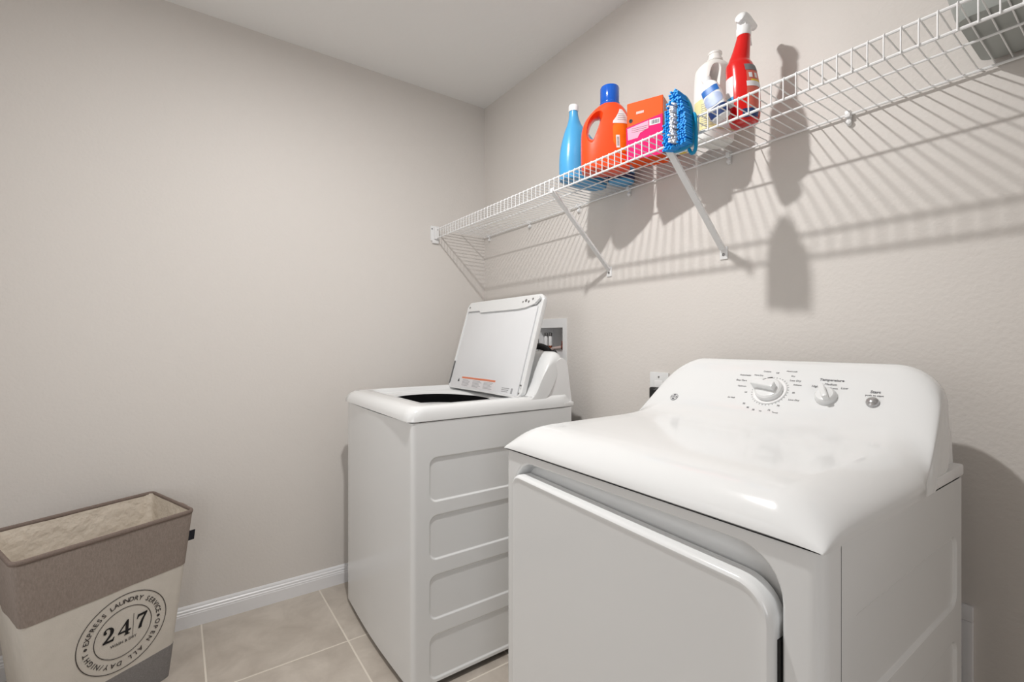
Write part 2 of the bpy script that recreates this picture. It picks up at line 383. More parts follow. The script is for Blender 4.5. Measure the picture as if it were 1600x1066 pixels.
bm = bmesh.new(); box(bm, .115, .40, .012, .062, .005, .0054, mtx=LM); lb = finish(bm, 'warning_label', 'lab_w', lid)
bm = bmesh.new(); box(bm, .118, .398, .052, .058, .0054, .0058, mtx=LM); box(bm, .118, .398, .050, .0515, .0054, .0058, mtx=LM); finish(bm, 'warning_stripe', 'sticker', lid)
bm = bmesh.new()
random.seed(3)
for c in range(3):
    for r in range(6):
        w_ = random.uniform(.05, .075); u0 = .128+c*.092
        box(bm, u0, u0+w_, .017+r*.0052, .0190+r*.0052, .0054, .0056, mtx=LM)
finish(bm, 'warning_text', 'inkl', lid)['kind'] = 'stuff'
bm = bmesh.new()
loft(bm, [[L3(.092+a, .040+b, n) for a, b in ((-.008, -.006), (.008, -.006), (0, .009))] for n in (.005, .0055)]); finish(bm, 'warning_symbol', 'inkd', lid)
bm = bmesh.new()
for r in range(3): box(bm, .455, .50+r*.004, .016+r*.007, .019+r*.007, .0052, .0056, mtx=LM)
box(bm, .520, .532, .012, .034, .0052, .0056, mtx=LM); finish(bm, 'moulded_marks', 'inkl', lid)

# ------------------------------------------------------------------ dryer
DX0, DX1, DYF, DYB, DZ = 1.335, 2.020, -.790, -.205, .8712
dryer = root('clothes_dryer', 'white front-loading dryer with a control dial console, nearest the camera', 'dryer', (1.675, -.47, 0))
# front panel: bowl-edged rectangular opening round the door
ox0, ox1, oz0, oz1 = 1.372, 1.976, .14, .854
bm = bmesh.new(); rr = .066
outer = [(DX0+.018, .066), (DX1-.018, .066), (DX1-.018, DZ), (DX0+.018, DZ)]
hole = rrect2(ox0, ox1, oz0, oz1, rr, 8)
vs = fill2d(bm, outer, [hole], lambda a, b: (a, DYF, b))
rg = [[(p, DYF+dy, q) for p, q in rrect2(ox0+i, ox1-i, oz0+i, oz1-i, rr-i, 8)] for i, dy in ((.0015, .0006), (.004, .003), (.006, .008), (.010, .024), (.013, .030))]
sink(bm, vs[1], rg)
for s, xa in ((1, DX0), (-1, DX1)):        # rounded vertical corners and the front strip of the sides
    prof = [(xa+s*(.018-.018*math.sin(PI/2*k/6)), DYF+.018-.018*math.cos(PI/2*k/6)) for k in range(7)]+[(xa, -.742), (xa+s*.004, -.740)]
    loft(bm, [[(x, y, z) for x, y in prof] for z in (.066, DZ)], False, False, closed=False)
finish(bm, 'front_panel', 'enamel', dryer, sharp=20)
bm = bmesh.new()                             # door
dx0, dx1, dz0, dz1 = 1.379, 1.966, .150, .823
def dl(i, y):
    out = []
    for cx, cy, a, r in ((dx1, dz1-.015, 0, .050), (dx0, dz1, 90, .030), (dx0, dz0, 180, .034), (dx1, dz0, 270, .062)):
        sx = -1 if cx == dx1 else 1; sz = -1 if cy > .5 else 1; r_ = max(r-i, .004)
        for k in range(9):
            t = math.radians(a+90*k/8); out.append((cx+sx*(i+r_)+r_*math.cos(t), y, cy+sz*(i+r_)+r_*math.sin(t)))
    return out
loft(bm, [dl(.004, DYF+.026), dl(0, DYF+.020), dl(0, DYF-.006), dl(.001, DYF-.010), dl(.003, DYF-.0130), dl(.006, DYF-.0148), dl(.009, DYF-.0148), dl(.012, DYF-.0138), dl(.016, DYF-.0135)])
finish(bm, 'door', 'enamel', dryer, sharp=26)
bm = bmesh.new(); box(bm, dx1-.001, dx1+.004, DYF+.0, DYF+.024, .22, .74); finish(bm, 'door_gap_strip', 'dark', dryer)  # dark strip set into the gap along the door's right edge
dp = [(-.712, -.233, z, z+.133) for z in (.050, .245, .440, .633)]
for x, xin in ((DX1, DX0), (DX0, DX1)):
    bm = bmesh.new(); embossed_side(bm, x-(.001 if x == DX1 else -.001), xin, -.738, DYB, .066, .8675, dp); finish(bm, 'side_panel', 'enamel', dryer, sharp=6)
bm = bmesh.new(); box(bm, DX0+.006, DX1-.006, -.7395, -.7375, .066, DZ); box(bm, DX0+.01, DX1-.01, -.77, -.20, DZ-.02, DZ+.003); finish(bm, 'inner_frame', 'steel', dryer, weld=False)
bm = bmesh.new(); box(bm, DX0+.003, DX1-.003, DYB-.01, DYB, .066, DZ); finish(bm, 'rear_panel', 'steel', dryer)
bm = bmesh.new(); box(bm, DX0+.02, DX1-.02, DYF+.035, DYB-.012, .054, .068); finish(bm, 'base_pan', 'dark', dryer)
for sx in (DX0+.06, DX1-.06):
    for sy in (DYF+.07, DYB-.06):
        bm = bmesh.new(); lathe(bm, [(.02, 0), (.022, .002), (.022, .008), (.01, .010), (.01, .02)], (sx, sy, .0433), 16); finish(bm, 'foot', 'dark', dryer)
zb = .870
pr = [(-.791, .870, .008), (-.7945, .873, .003), (-.7935, .880, .001), (-.788, .8895, 0), (-.780, .899, 0), (-.770, .9085, 0), (-.758, .9165, 0), (-.744, .922, 0), (-.727, .9255, 0), (-.70, .9275, 0), (-.66, .928, 0), (-.56, .929, 0), (-.46, .9295, 0),
      (-.415, .931, 0), (-.385, .935, 0), (-.36, .941, 0), (-.337, .950, 0), (-.315, .962, 0), (-.2965, .9827, 0), (-.278, 1.0033, 0), (-.2595, 1.024, 0), (-.241, 1.0447, 0), (-.2275, 1.0598, 0), (-.216, 1.069, 0), (-.203, 1.0755, 0), (-.19, 1.077, 0), (-.178, 1.074, 0), (-.170, 1.066, 0)]
R = []
for i, (y, z, sh) in enumerate(pr):
    t = max(0, (i-13)/(len(pr)-14)); a = .072+(.084-.072)*min(1, t*1.5)
    b = 1.0 if t == 0 else .06+.03*(1-t)
    if t > 0: b = min(1.0, .061+.012*t)
    yb = y if y < -.43 else -.43+.055*max(0, (i-12)/(len(pr)-13))
    R.append((y, z, yb, zb, a, b, sh, .029*min(1, t*1.3), 1-.62*t))
bm = bmesh.new(); loft(bm, swoosh(R, DX0-.001, DX1+.002, ex=1.28, lf=1.95, rf=.75, vert=.8)); top = finish(bm, 'top_cover', 'plasticw', dryer, sharp=50)
bm = bmesh.new()
loft(bm, [[(x, y, z) for y, z in ((-.35, .885), (-.200, .885), (-.208, .94), (-.216, .955), (-.235, .967), (-.27, .96))] for x in (DX0+.03, DX1-.014)])
finish(bm, 'rear_housing', 'plasticm', dryer, sharp=30)
bm = bmesh.new(); box(bm, DX0, DX1+.001, -.36, -.197, zb, .891, .004); finish(bm, 'rear_ledge', 'plasticm', dryer)
# console face frame: x along the machine, y up the face
FM = frame(Vector((0, -.315, .962)), Vector((1, 0, 0)), Vector((0, .667, .745)))
def onface(x, s, n=0): return FM @ Matrix.Translation((x, s, n))
dc = (1.697, .059)
bm = bmesh.new(); lathe(bm, [(.0385, -.002), (.0385, .0015), (.037, .003), (.033, .003)], (0, 0, 0), 40, onface(*dc)); ring = finish(bm, 'dial_ring', 'plasticm', dryer)
bm = bmesh.new(); lathe(bm, [(.031, 0), (.031, .006), (.030, .013), (.0265, .0165), (.02, .0175)], (0, 0, 0), 40, onface(*dc)); dial = finish(bm, 'timer_dial', 'plasticw', dryer)
bm = bmesh.new(); A_ = onface(*dc) @ Matrix.Rotation(math.radians(172), 4, 'Z'); box(bm, -.021, .034, -.0085, .0085, .008, .034, .004, 3, mtx=A_); finish(bm, 'dial_grip', 'plasticw', dial)
bm = bmesh.new()
for k in range(34):
    if 9 < k < 14: continue
    a = 2*PI*k/34; q = onface(*dc) @ Matrix.Rotation(a, 4, 'Z'); box(bm, .0395, .0420, -.0006, .0006, .0002, .0006, mtx=q)
finish(bm, 'dial_tick_marks', 'ink', dryer, weld=False)
bm = bmesh.new()
for a0, a1 in ((98, 114), (118, 134)):
    lpz = [[], []]
    ar = [(.0385 if k < 7 else .041, a0+(a1-a0)*(k if k < 7 else 13-k)/6) for k in range(14)]
    loft(bm, [[onface(*dc) @ Vector((r*math.cos(math.radians(t)), r*math.sin(math.radians(t)), n)) for r, t in ar] for n in (.001, .0036)])
finish(bm, 'dial_arc', 'inkd', dryer)
bm = bmesh.new()
for t_, x, s, sz in (('Automatic', 1.622, .103, .0085), ('More Dry', 1.655, .105, .007), ('Cottons', 1.672, .118, .007), ('Off', 1.697, .115, .007), ('Mixed Loads', 1.728, .122, .006), ('Dry', 1.735, .108, .007), ('Less Dry', 1.744, .095, .0085), ('Delicates', 1.752, .083, .006),
                    ('Easy Care', 1.618, .086, .0085), ('Optimum', 1.626, .068, .007), ('Off', 1.642, .050, .006), ('Air Fluff', 1.612, .030, .007), ('50', 1.650, .016, .008), ('40', 1.663, .006, .008), ('30', 1.678, .001, .008), ('20', 1.695, -.001, .008), ('10', 1.713, .005, .008),
                    ('Timed', 1.728, .0, .0065), ('70', 1.729, .020, .008), ('Low Dry', 1.757, .040, .008), ('60', 1.750, .060, .007)):
    add_text(bm, t_, sz*.8, onface(x, s, .0006))
add_text(bm, 'Temperature', .009, onface(1.817, .103, .0006), bold=.0002)
for t_, x, s in (('High', 1.789, .083), ('Medium', 1.818, .091), ('Low', 1.846, .083)): add_text(bm, t_, .0075, onface(x, s, .0006))
add_text(bm, 'Start', .009, onface(1.902, .079, .0006), bold=.0002); add_text(bm, 'push to start', .006, onface(1.902, .070, .0006))
finish(bm, 'printed_markings', 'ink', dryer, weld=False)['kind'] = 'stuff'
bm = bmesh.new(); box(bm, 1.808, 1.822, .0808, .0825, .0004, .0008, mtx=FM); box(bm, 1.824, 1.834, .0795, .0810, .0004, .0008, mtx=FM); finish(bm, 'temperature_arc', 'ink', dryer)
bm = bmesh.new(); lathe(bm, [(.0215, -.001), (.0215, .003), (.020, .010), (.0165, .014), (.01, .015)], (0, 0, 0), 32, onface(1.818, .056)); kn = finish(bm, 'temperature_knob', 'plasticw', dryer)
bm = bmesh.new(); box(bm, -.018, .019, -.006, .006, .006, .027, .004, 3, mtx=onface(1.818, .056) @ Matrix.Rotation(math.radians(118), 4, 'Z')); finish(bm, 'knob_grip', 'plasticw', kn)
bm = bmesh.new(); lathe(bm, [(.0115, -.001), (.0115, .003), (.0105, .006), (.007, .0085), (.002, .0095)], (0, 0, 0), 28, onface(1.903, .052)); finish(bm, 'start_button', 'chrome', dryer)
# round maker's emblem
bm = bmesh.new(); q = onface(1.453, .012)
loft(bm, [[q @ Vector((r*math.cos(2*PI*k/32), r*math.sin(2*PI*k/32), n)) for k in range(32)] for r, n in ((.0115, .0), (.0115, .0012))]); em = finish(bm, 'round_emblem', 'ink', dryer)
bm = bmesh.new()
for r0, r1 in ((.0098, .0106),):
    loft(bm, [[q @ Vector((r*math.cos(2*PI*k/32), r*math.sin(2*PI*k/32), n)) for k in range(32)] for r, n in ((r0, .0010), (r0, .0016), (r1, .0016), (r1, .0010))], False, False)
add_text(bm, 'GE', .0125, q @ Matrix.Translation((0, 0, .0013)))
for k in range(4):
    a = PI/4+k*PI/2; lathe(bm, [(.0017, .001), (.0017, .0016)], (0, 0, 0), 10, q @ Matrix.Translation((.0078*math.cos(a), .0078*math.sin(a), 0)))
finish(bm, 'emblem_script', 'white', em, weld=False)

# ------------------------------------------------------------------ wire shelf
shelf = root('wire_shelf', 'long white ventilated wire shelf with two diagonal braces on the back wall', 'shelf', (1.3, 0, 1.71))
SX1 = 3.10; ZD = 1.7125
def rod(name, y, z, r, x0=.004):
    bm = bmesh.new(); tube(bm, [(x0, y, z), (SX1, y, z)], r, 8); return finish(bm, name, 'wire', shelf)
rod('front_top_rod', -.305, 1.7125, .0032); rod('front_lower_rod', -.305, 1.6675, .0032); rod('middle_rod', -.150, 1.7080, .0026); rod('back_rod', -.010, 1.7065, .0032)
bm = bmesh.new(); tube(bm, [(0, -.007, 1.7125), (0, -.150, 1.7120), (0, -.300, 1.7155), (0, -.3055, 1.7165), (0, -.3085, 1.7135), (0, -.309, 1.705), (0, -.309, 1.664)], .0015, 6)
w0 = finish(bm, 'cross_wire', 'wire', shelf, sharp=70); w0.location = (.018, 0, 0)
n_w = int((SX1-.02)/.0262)
for k in range(1, n_w):
    o = link_mesh('cross_wire', w0.data, 'wire', shelf); o.location = (.018+k*.0262, 0, 0)
for cx in (.06, .425, .772, 1.049, 1.448, 1.770, 2.2):     # wall clips
    bm = bmesh.new(); box(bm, cx-.006, cx+.006, -.018, 0, 1.699, 1.716, .002); box(bm, cx-.005, cx+.005, -.008, 0, 1.680, 1.70, .002)
    lathe(bm, [(.0065, 0), (.0065, .006), (.003, .008)], (cx, -.006, 1.688), 12, Matrix.Rotation(PI/2, 4, 'X'))
    finish(bm, 'wall_clip', 'plasticm', shelf, weld=False)
# end bracket on the left wall
bm = bmesh.new(); box(bm, 0, .006, -.335, -.285, 1.652, 1.732, .003); box(bm, .004, .022, -.318, -.292, 1.660, 1.722, .003); box(bm, .0, .012, -.325, -.29, 1.640, 1.660, .003)
eb = finish(bm, 'end_bracket', 'plasticm', shelf, weld=False)
bm = bmesh.new(); lathe(bm, [(.004, 0), (.004, .0015)], (.006, -.327, 1.715), 10, Matrix.Rotation(PI/2, 4, 'Y')); finish(bm, 'screw', 'steel', eb)
for bx in (.955, 1.440):
    p0 = Vector((bx, -.309, 1.672)); p1 = Vector((bx-.012, -.006, 1.420)); d = (p1-p0).normalized()
    s = Vector((1, 0, 0)); n = d.cross(s)
    bm = bmesh.new()                           # folded channel brace
    cs = [(-.0095, .001), (-.0085, 0), (.0085, 0), (.0095, .001), (.0095, .008), (-.0095, .008)]
    loft(bm, [[p+s*a+n*b for a, b in cs] for p in (p0, p1)])
    br = finish(bm, 'brace', 'wire', shelf)
    bm = bmesh.new(); tube(bm, [p0+Vector((0, .006, .006)), p0+Vector((0, -.007, .0)), p0+Vector((0, -.006, -.012))], .005, 8); finish(bm, 'hook', 'wire', br)
    bm = bmesh.new(); box(bm, bx-.025, bx+.001, -.004, 0, 1.385, 1.425, .0018); ft = finish(bm, 'foot_plate', 'wire', br)
    bm = bmesh.new(); lathe(bm, [(.0045, 0), (.0045, .002), (.002, .003)], (bx-.012, -.004, 1.400), 12, Matrix.Rotation(PI/2, 4, 'X')); finish(bm, 'bracket_screw', 'steel', br)

# ------------------------------------------------------------------ recessed valve box
vb = root('washer_outlet_box', 'white recessed plumbing box with copper valves behind the washer lid', 'outlet box', (.578, 0, 1.1))
bm = bmesh.new()
o_ = [(.462, 1.008), (.690, 1.008), (.690, 1.229), (.462, 1.229)]; h_ = [(BX[0]+.002, BX[2]+.002), (BX[1]-.002, BX[2]+.002), (BX[1]-.002, BX[3]-.002), (BX[0]+.002, BX[3]-.002)]
f0 = fill2d(bm, o_, [h_], lambda a, b: (a, -.005, b)); f1 = fill2d(bm, o_, [h_], lambda a, b: (a, -.0002, b))
for l0, l1 in zip(f0, f1):
    for i in range(4): bm.faces.new((l0[i], l0[(i+1) % 4], l1[(i+1) % 4], l1[i]))
finish(bm, 'box_frame', 'plasticm', vb)
bm = bmesh.new()
loft(bm, [[(x, y, z) for x, z in h_] for y in (-.004, .088)], False, True); finish(bm, 'recess', 'plasticm', vb)
for vx, nm in ((.540, 'hot'), (.508, 'cold')):
    bm = bmesh.new(); tube(bm, [(vx, .03, 1.042), (vx, .03, 1.105)], .009, 12); v_ = finish(bm, 'supply_pipe', 'copper', vb)
    bm = bmesh.new(); lathe(bm, [(.008, 0), (.009, .004), (.009, .04), (.008, .045)], (vx, .03, 1.105), 16); finish(bm, 'valve_sleeve', 'white', v_)
    bm = bmesh.new(); lathe(bm, [(.007, 0), (.0085, .003), (.0085, .014), (.005, .017)], (vx, .03, 1.150), 12); finish(bm, 'valve_cap', 'steel', v_)
bm = bmesh.new(); tube(bm, spline([(.560, -.02, 1.062), (.60, -.015, 1.088), (.632, .0, 1.096), (.655, .01, 1.098)], 5), .008, 10); finish(bm, 'braided_hose', 'hose', vb)
bm = bmesh.new(); lathe(bm, [(.012, 0), (.013, .004), (.013, .02), (.009, .024)], (.646, .012, 1.098), 10, Matrix.Rotation(PI/2, 4, 'Y')); lathe(bm, [(.007, 0), (.009, .003), (.007, .03)], (.650, .012, 1.098), 10); finish(bm, 'hose_coupling', 'brass', vb, weld=False)
dh = root('drain_hose', 'thick black drain hose arching over the back of the washer console', 'hose', (.55, -.07, 1.0))
bm = bmesh.new(); tube(bm, spline([(.47, -.09, .70), (.475, -.085, .95), (.49, -.075, 1.06), (.53, -.062, 1.098), (.575, -.050, 1.100), (.612, -.040, 1.078), (.625, -.040, 1.03), (.62, -.05, .9)], 8), .015, 12)
finish(bm, 'corrugated_tube', 'dark', dh)
bm = bmesh.new(); tube(bm, spline([(.637, -.035, 1.085), (.652, -.03, 1.065), (.66, -.03, 1.03), (.65, -.04, .9)], 6), .008, 8); finish(bm, 'supply_hose', 'dark', dh)

# wall outlet with plug
ol = root('wall_outlet', 'white wall outlet plate with a black plug, left of the dryer console', 'outlet', (1.186, 0, .955))
bm = bmesh.new(); box(bm, 1.144, 1.224, -.006, 0, .890, 1.014, .003); finish(bm, 'cover_plate', 'plasticw', ol)
bm = bmesh.new(); box(bm, 1.166, 1.202, -.008, -.004, .915, .985, .002); finish(bm, 'socket_face', 'plasticm', ol)
bm = bmesh.new(); lathe(bm, [(.003, 0), (.003, .002)], (1.184, -.006, .998), 10, Matrix.Rotation(PI/2, 4, 'X')); finish(bm, 'screw', 'steel', ol)
pl = root('power_cord', 'black power plug and cord in the wall outlet', 'cord', (1.184, -.03, .92))
bm = bmesh.new(); loft(bm, [[(1.184+a, y, .940+b) for a, b in rrect2(-w, w, -h, h, .006, 3)] for y, w, h in ((-.008, .018, .018), (-.022, .021, .022), (-.036, .018, .022), (-.044, .010, .014))]); finish(bm, 'plug', 'dark', pl)
bm = bmesh.new(); tube(bm, spline([(1.184, -.030, .935), (1.180, -.036, .905), (1.18, -.04, .85), (1.21, -.05, .6), (1.30, -.06, .45), (1.5, -.06, .4)], 6), .006, 8, rs=None); finish(bm, 'cable', 'dark', pl)

# framed dryer vent recess low on the back wall
ve = root('dryer_vent_frame', 'white framed vent recess low on the back wall behind the dryer', 'vent', (1.85, 0, .3))
bm = bmesh.new()
for a, b, c, d in ((1.70, 2.002, .515, .548), (1.70, 2.002, .10, .133), (1.70, 1.733, .133, .515), (1.969, 2.002, .133, .515)): box(bm, a, b, -.012, 0, c, d, .003)
finish(bm, 'vent_frame', 'trim', ve, weld=False)
bm = bmesh.new(); box(bm, 1.73, 1.972, -.003, 0, .13, .52); finish(bm, 'vent_back', 'dark', ve)
bm = bmesh.new(); box(bm, 1.733, 1.952, -.008, -.003, .133, .500, .002); finish(bm, 'vent_panel', 'plasticm', ve)

# ------------------------------------------------------------------ bottles and boxes on the shelf
SZ = 1.7165
def superloop(cx, cy, hx, hy, z, e=2.4, rot=0, n=40):
    out = []
    for k in range(n):
        t = 2*PI*k/n; c, s = math.cos(t), math.sin(t)
        x = math.copysign(abs(c)**(2/e), c)*hx; y = math.copysign(abs(s)**(2/e), s)*hy
        out.append((cx+x*math.cos(rot)-y*math.sin(rot), cy+x*math.sin(rot)+y*math.cos(rot), z))
    return out
class Body:
    # profile rows: (z, hx, hy, dx, dy, e) in local axes; dx,dy shift along the local axes
    def __init__(s, cx, cy, rot, rows): s.c = (cx, cy); s.rot = rot; s.rows = rows
    def at(s, z):
        R = s.rows
        if z <= R[0][0]: return R[0][1:]
        for a, b in zip(R, R[1:]):
            if a[0] <= z <= b[0]:
                t = (z-a[0])/(b[0]-a[0]) if b[0] > a[0] else 0; return tuple(p+(q-p)*t for p, q in zip(a[1:], b[1:]))
        return R[-1][1:]
    def pt(s, th, z, off=0):
        hx, hy, dx, dy, e = s.at(z); c, sn = math.cos(th), math.sin(th)
        x = math.copysign(abs(c)**(2/e), c)*(hx+off)+dx; y = math.copysign(abs(sn)**(2/e), sn)*(hy+off)+dy
        return Vector((s.c[0]+x*math.cos(s.rot)-y*math.sin(s.rot), s.c[1]+x*math.sin(s.rot)+y*math.cos(s.rot), SZ+z))
    def bm(s, n=48, k=4):
        zs = []
        for a, b in zip(s.rows, s.rows[1:]):
            for j in range(k): zs.append(a[0]+(b[0]-a[0])*j/k)
        zs.append(s.rows[-1][0]); t = bmesh.new()
        loft(t, [[s.pt(2*PI*i/n, z) for i in range(n)] for z in zs]); return t
    def patch(s, a0, a1, z0, z1, off=.0008, n=14, m=8, shape=None):
        t = bmesh.new(); L = []
        for j in range(m+1):
            z = z0+(z1-z0)*j/m; w = shape(j/m) if shape else 1; am = (a0+a1)/2; ha = (a1-a0)/2*w
            L.append([s.pt(math.radians(am-ha+2*ha*i/n), z, off) for i in range(n+1)])
        inn = [[p for p in l] for l in L]
        loft(t, L, False, False, closed=False)
        return t
def smooth_rows(rows, k=3):
    P = [Vector(r[:3]) for r in rows]; out = []
    for i in range(len(rows)-1):
        for j in range(k):
            t = j/k; r0, r1, r2, r3 = rows[max(i-1, 0)], rows[i], rows[i+1], rows[min(i+2, len(rows)-1)]
            out.append(tuple(.5*((2*b)+(-a+c)*t+(2*a-5*b+4*c-d)*t*t+(-a+3*b-3*c+d)*t**3) for a, b, c, d in zip(r0, r1, r2, r3)))
    out.append(rows[-1]); return out
# 1 tall sky-blue bottle: long along the shelf depth
b1 = root('softener_bottle', 'tall sky-blue bottle with small white cap, leftmost on the wire shelf', 'bottle', (.965, -.17, SZ))
rows = smooth_rows([(0, .046, .100, 0, 0, 2.6), (.006, .050, .106, 0, 0, 2.6), (.06, .051, .108, 0, 0, 2.5), (.11, .050, .100, 0, -.004, 2.4), (.15, .042, .078, 0, -.018, 2.3), (.185, .032, .052, 0, -.034, 2.1), (.208, .023, .032, 0, -.045, 2), (.235, .0175, .0195, 0, -.050, 2), (.260, .0155, .0155, 0, -.052, 2)])
B1 = Body(.965, -.165, 0, rows); finish(B1.bm(), 'bottle_body', 'skyblue', b1, sharp=60)
bm = bmesh.new(); lathe(bm, [(.0175, .259), (.0178, .262), (.0178, .279), (.016, .282)], (.965, -.165-.052, SZ), 24); finish(bm, 'cap', 'white', b1)
# 2 small bottle with navy cap behind the handle of the orange one
b2 = root('short_bottle', 'pale blue bottle with navy cap and navy base, mostly hidden behind the orange detergent bottle', 'bottle', (1.06, -.075, SZ))
rows = smooth_rows([(0, .038, .046, 0, 0, 2.6), (.005, .041, .049, 0, 0, 2.6), (.03, .041, .050, 0, 0, 2.6), (.12, .040, .048, 0, 0, 2.5), (.16, .030, .034, 0, 0, 2.2), (.185, .018, .018, 0, 0, 2), (.20, .017, .017, 0, 0, 2)])
B2 = Body(1.058, -.062, 0, rows); finish(B2.bm(), 'bottle_body', 'skyblue', b2, sharp=60)
finish(B2.patch(0, 360, .004, .03, .0008, 40, 4), 'navy_band', 'navy', b2)
bm = bmesh.new(); lathe(bm, [(.021, .195), (.022, .198), (.022, .222), (.019, .226)], (1.058, -.062, SZ), 24); finish(bm, 'cap', 'navy', b2)
# 3 orange detergent bottle with a moulded handle
b3 = root('detergent_bottle', 'orange detergent bottle with moulded handle and cobalt blue cap', 'bottle', (1.115, -.20, SZ))
ro = math.radians(43)
rows = smooth_rows([(0, .078, .043, 0, 0, 3), (.006, .083, .048, 0, 0, 3), (.03, .0855, .051, 0, 0, 2.8), (.09, .086, .052, 0, 0, 2.6), (.14, .084, .050, 0, 0, 2.5), (.175, .078, .045, .004, 0, 2.4), (.200, .066, .039, .008, 0, 2.2), (.220, .050, .036, .012, 0, 2), (.230, .036, .034, .014, 0, 2)])
B3 = Body(1.100, -.190, ro, rows); body = finish(B3.bm(), 'bottle_body', 'orange', b3, sharp=50)
# cut the handle hole
def apply_cut(o, cutbm):
    me = bpy.data.meshes.new('cut'); cutbm.to_mesh(me); cutbm.free(); c = bpy.data.objects.new('cut', me); COL.objects.link(c)
    par = o.parent; o.parent = None
    md = o.modifiers.new('cut', 'BOOLEAN'); md.operation = 'DIFFERENCE'; md.object = c; md.solver = 'EXACT'
    bpy.context.view_layer.update()
    nm = bpy.data.meshes.new_from_object(o.evaluated_get(bpy.context.evaluated_depsgraph_get()))
    o.modifiers.clear(); o.parent = par; bpy.data.objects.remove(c, do_unlink=True)
    t = bmesh.new(); t.from_mesh(nm); bmesh.ops.recalc_face_normals(t, faces=t.faces)
    for f in t.faces: f.smooth = True
    for e in t.edges:
        e.smooth = not (len(e.link_faces) == 2 and e.calc_face_angle(0) > math.radians(40))
    t.to_mesh(nm); t.free(); o.data = nm
def local(cx, cy, rot, x, y, z): return Vector((cx+x*math.cos(rot)-y*math.sin(rot), cy+x*math.sin(rot)+y*math.cos(rot), SZ+z))
def slot_cut(cx, cy, rot, pts, w):           # flared prism through the body, outline in (x,z)
    t = bmesh.new(); mx = sum(p[0] for p in pts)/len(pts); mz = sum(p[1] for p in pts)/len(pts)
    loft(t, [[local(cx, cy, rot, mx+(x-mx)*s, y, mz+(z-mz)*s) for x, z in pts] for y, s in ((-w*1.3, 2.0), (-w*.75, 1.35), (-w*.4, 1.06), (0, 1), (w*.4, 1.06), (w*.75, 1.35), (w*1.3, 2.0))])
    bmesh.ops.recalc_face_normals(t, faces=t.faces); return t
hp = [Vector(p) for p in ((-.052, .118, 0), (-.042, .115, 0), (-.033, .135, 0), (-.022, .165, 0), (-.018, .182, 0), (-.024, .192, 0), (-.038, .190, 0), (-.050, .176, 0), (-.057, .155, 0), (-.058, .132, 0))]
hpc = [(p.x, p.y) for p in spline(hp+[hp[0]], 3)][:-1]
apply_cut(body, slot_cut(1.100, -.190, ro, hpc, .05))
q = local(1.100, -.190, ro, .014, 0, 0)
bm = bmesh.new(); lathe(bm, [(.034, .228), (.0345, .230), (.0345, .238), (.032, .240), (.0325, .242), (.033, .290), (.031, .295), (.028, .296)], (q.x, q.y, SZ), 36); finish(bm, 'cap', 'bluecap', b3)
tri = lambda t: 1-.05*t if t < .55 else (1-(t-.55)/.45*.85)
finish(B3.patch(-78, -25, .050, .200, .0008, 16, 24, lambda t: (.55+.45*min(1, t/.25)) if t < .25 else (1 if t < .6 else 1-(t-.6)/.4*.8)), 'amber_label', 'lab_or', b3)
finish(B3.patch(-78, -25, .150, .203, .0014, 16, 12, lambda t: 1 if t < .15 else 1-(t-.15)/.85*.8), 'white_label_panel', 'lab_w', b3)
finish(B3.patch(-72, -63, .065, .108, .0014, 4, 6), 'barcode_panel', 'lab_w', b3)
bm = bmesh.new()
for k in range(7): merge(bm, B3.patch(-70, -65, .072+k*.0045, .0742+k*.0045, .0019, 3, 1))
finish(bm, 'barcode_bars', 'ink', b3, weld=False)
bm = bmesh.new()
for k in range(4): merge(bm, B3.patch(-68+k, -40-k*2, .162+k*.007, .1638+k*.007, .0019, 6, 1))
finish(bm, 'label_lines', 'inkl', b3, weld=False)
# 4 carton of pods, turned a little
def carton(c, rot, w, d, h, name, m, rt, bev=.0015):
    bm = bmesh.new(); Mx = Matrix.Translation((c[0], c[1], SZ)) @ Matrix.Rotation(rot, 4, 'Z'); box(bm, -w, 0, 0, d, 0, h, bev, 1, mtx=Mx); return finish(bm, name, m, rt), Mx
r4 = math.radians(22); b4 = root('detergent_carton', 'orange and magenta carton with white barcode patch, right of the orange bottle', 'box', (1.25, -.14, SZ))
ca, X4 = carton((1.322, -.168), r4, .116, .084, .187, 'carton', 'cart_o', b4)
bm = bmesh.new(); loft(bm, [[X4 @ Vector((x, y, z)) for x, z in ((-.1175, .0), (-.0005, .0), (-.0005, .128), (-.1175, .108))] for y in (-.0008, .0002)]); finish(bm, 'magenta_panel', 'cart_p', b4)
bm = bmesh.new(); loft(bm, [[X4 @ Vector((x, y, z)) for x, z in ((-.112, .066), (-.080, .068), (-.072, .082), (-.045, .092), (-.045, .116), (-.114, .104))] for y in (-.0014, -.0008)]); finish(bm, 'pink_text_patch', 'cart_lp', b4)
bm = bmesh.new(); box(bm, -.042, -.008, -.0014, -.0008, .098, .116, mtx=X4); finish(bm, 'barcode_patch', 'lab_w', b4)
bm = bmesh.new()
for k in range(9): box(bm, -.036+k*.0028, -.0348+k*.0028+.0006*(k % 3), -.0020, -.0014, .101, .113, mtx=X4)
for k in range(3): box(bm, -.100, -.055+.004*k, -.0018, -.0013, .088+k*.006, .0895+k*.006, mtx=X4)
finish(bm, 'barcode_bars', 'ink', b4, weld=False)
bm = bmesh.new(); lathe(bm, [(.0065, 0), (.0065, .001), (.004, .001), (.004, 0)], (0, 0, 0), 20, X4 @ Matrix.Translation((-.103, -.0002, .128)) @ Matrix.Rotation(PI/2, 4, 'X')); finish(bm, 'round_mark', 'inkd', b4)
bm = bmesh.new(); box(bm, -.085, -.060, -.0008, .0002, .145, .153, mtx=X4); finish(bm, 'faint_print', 'redt', b4)
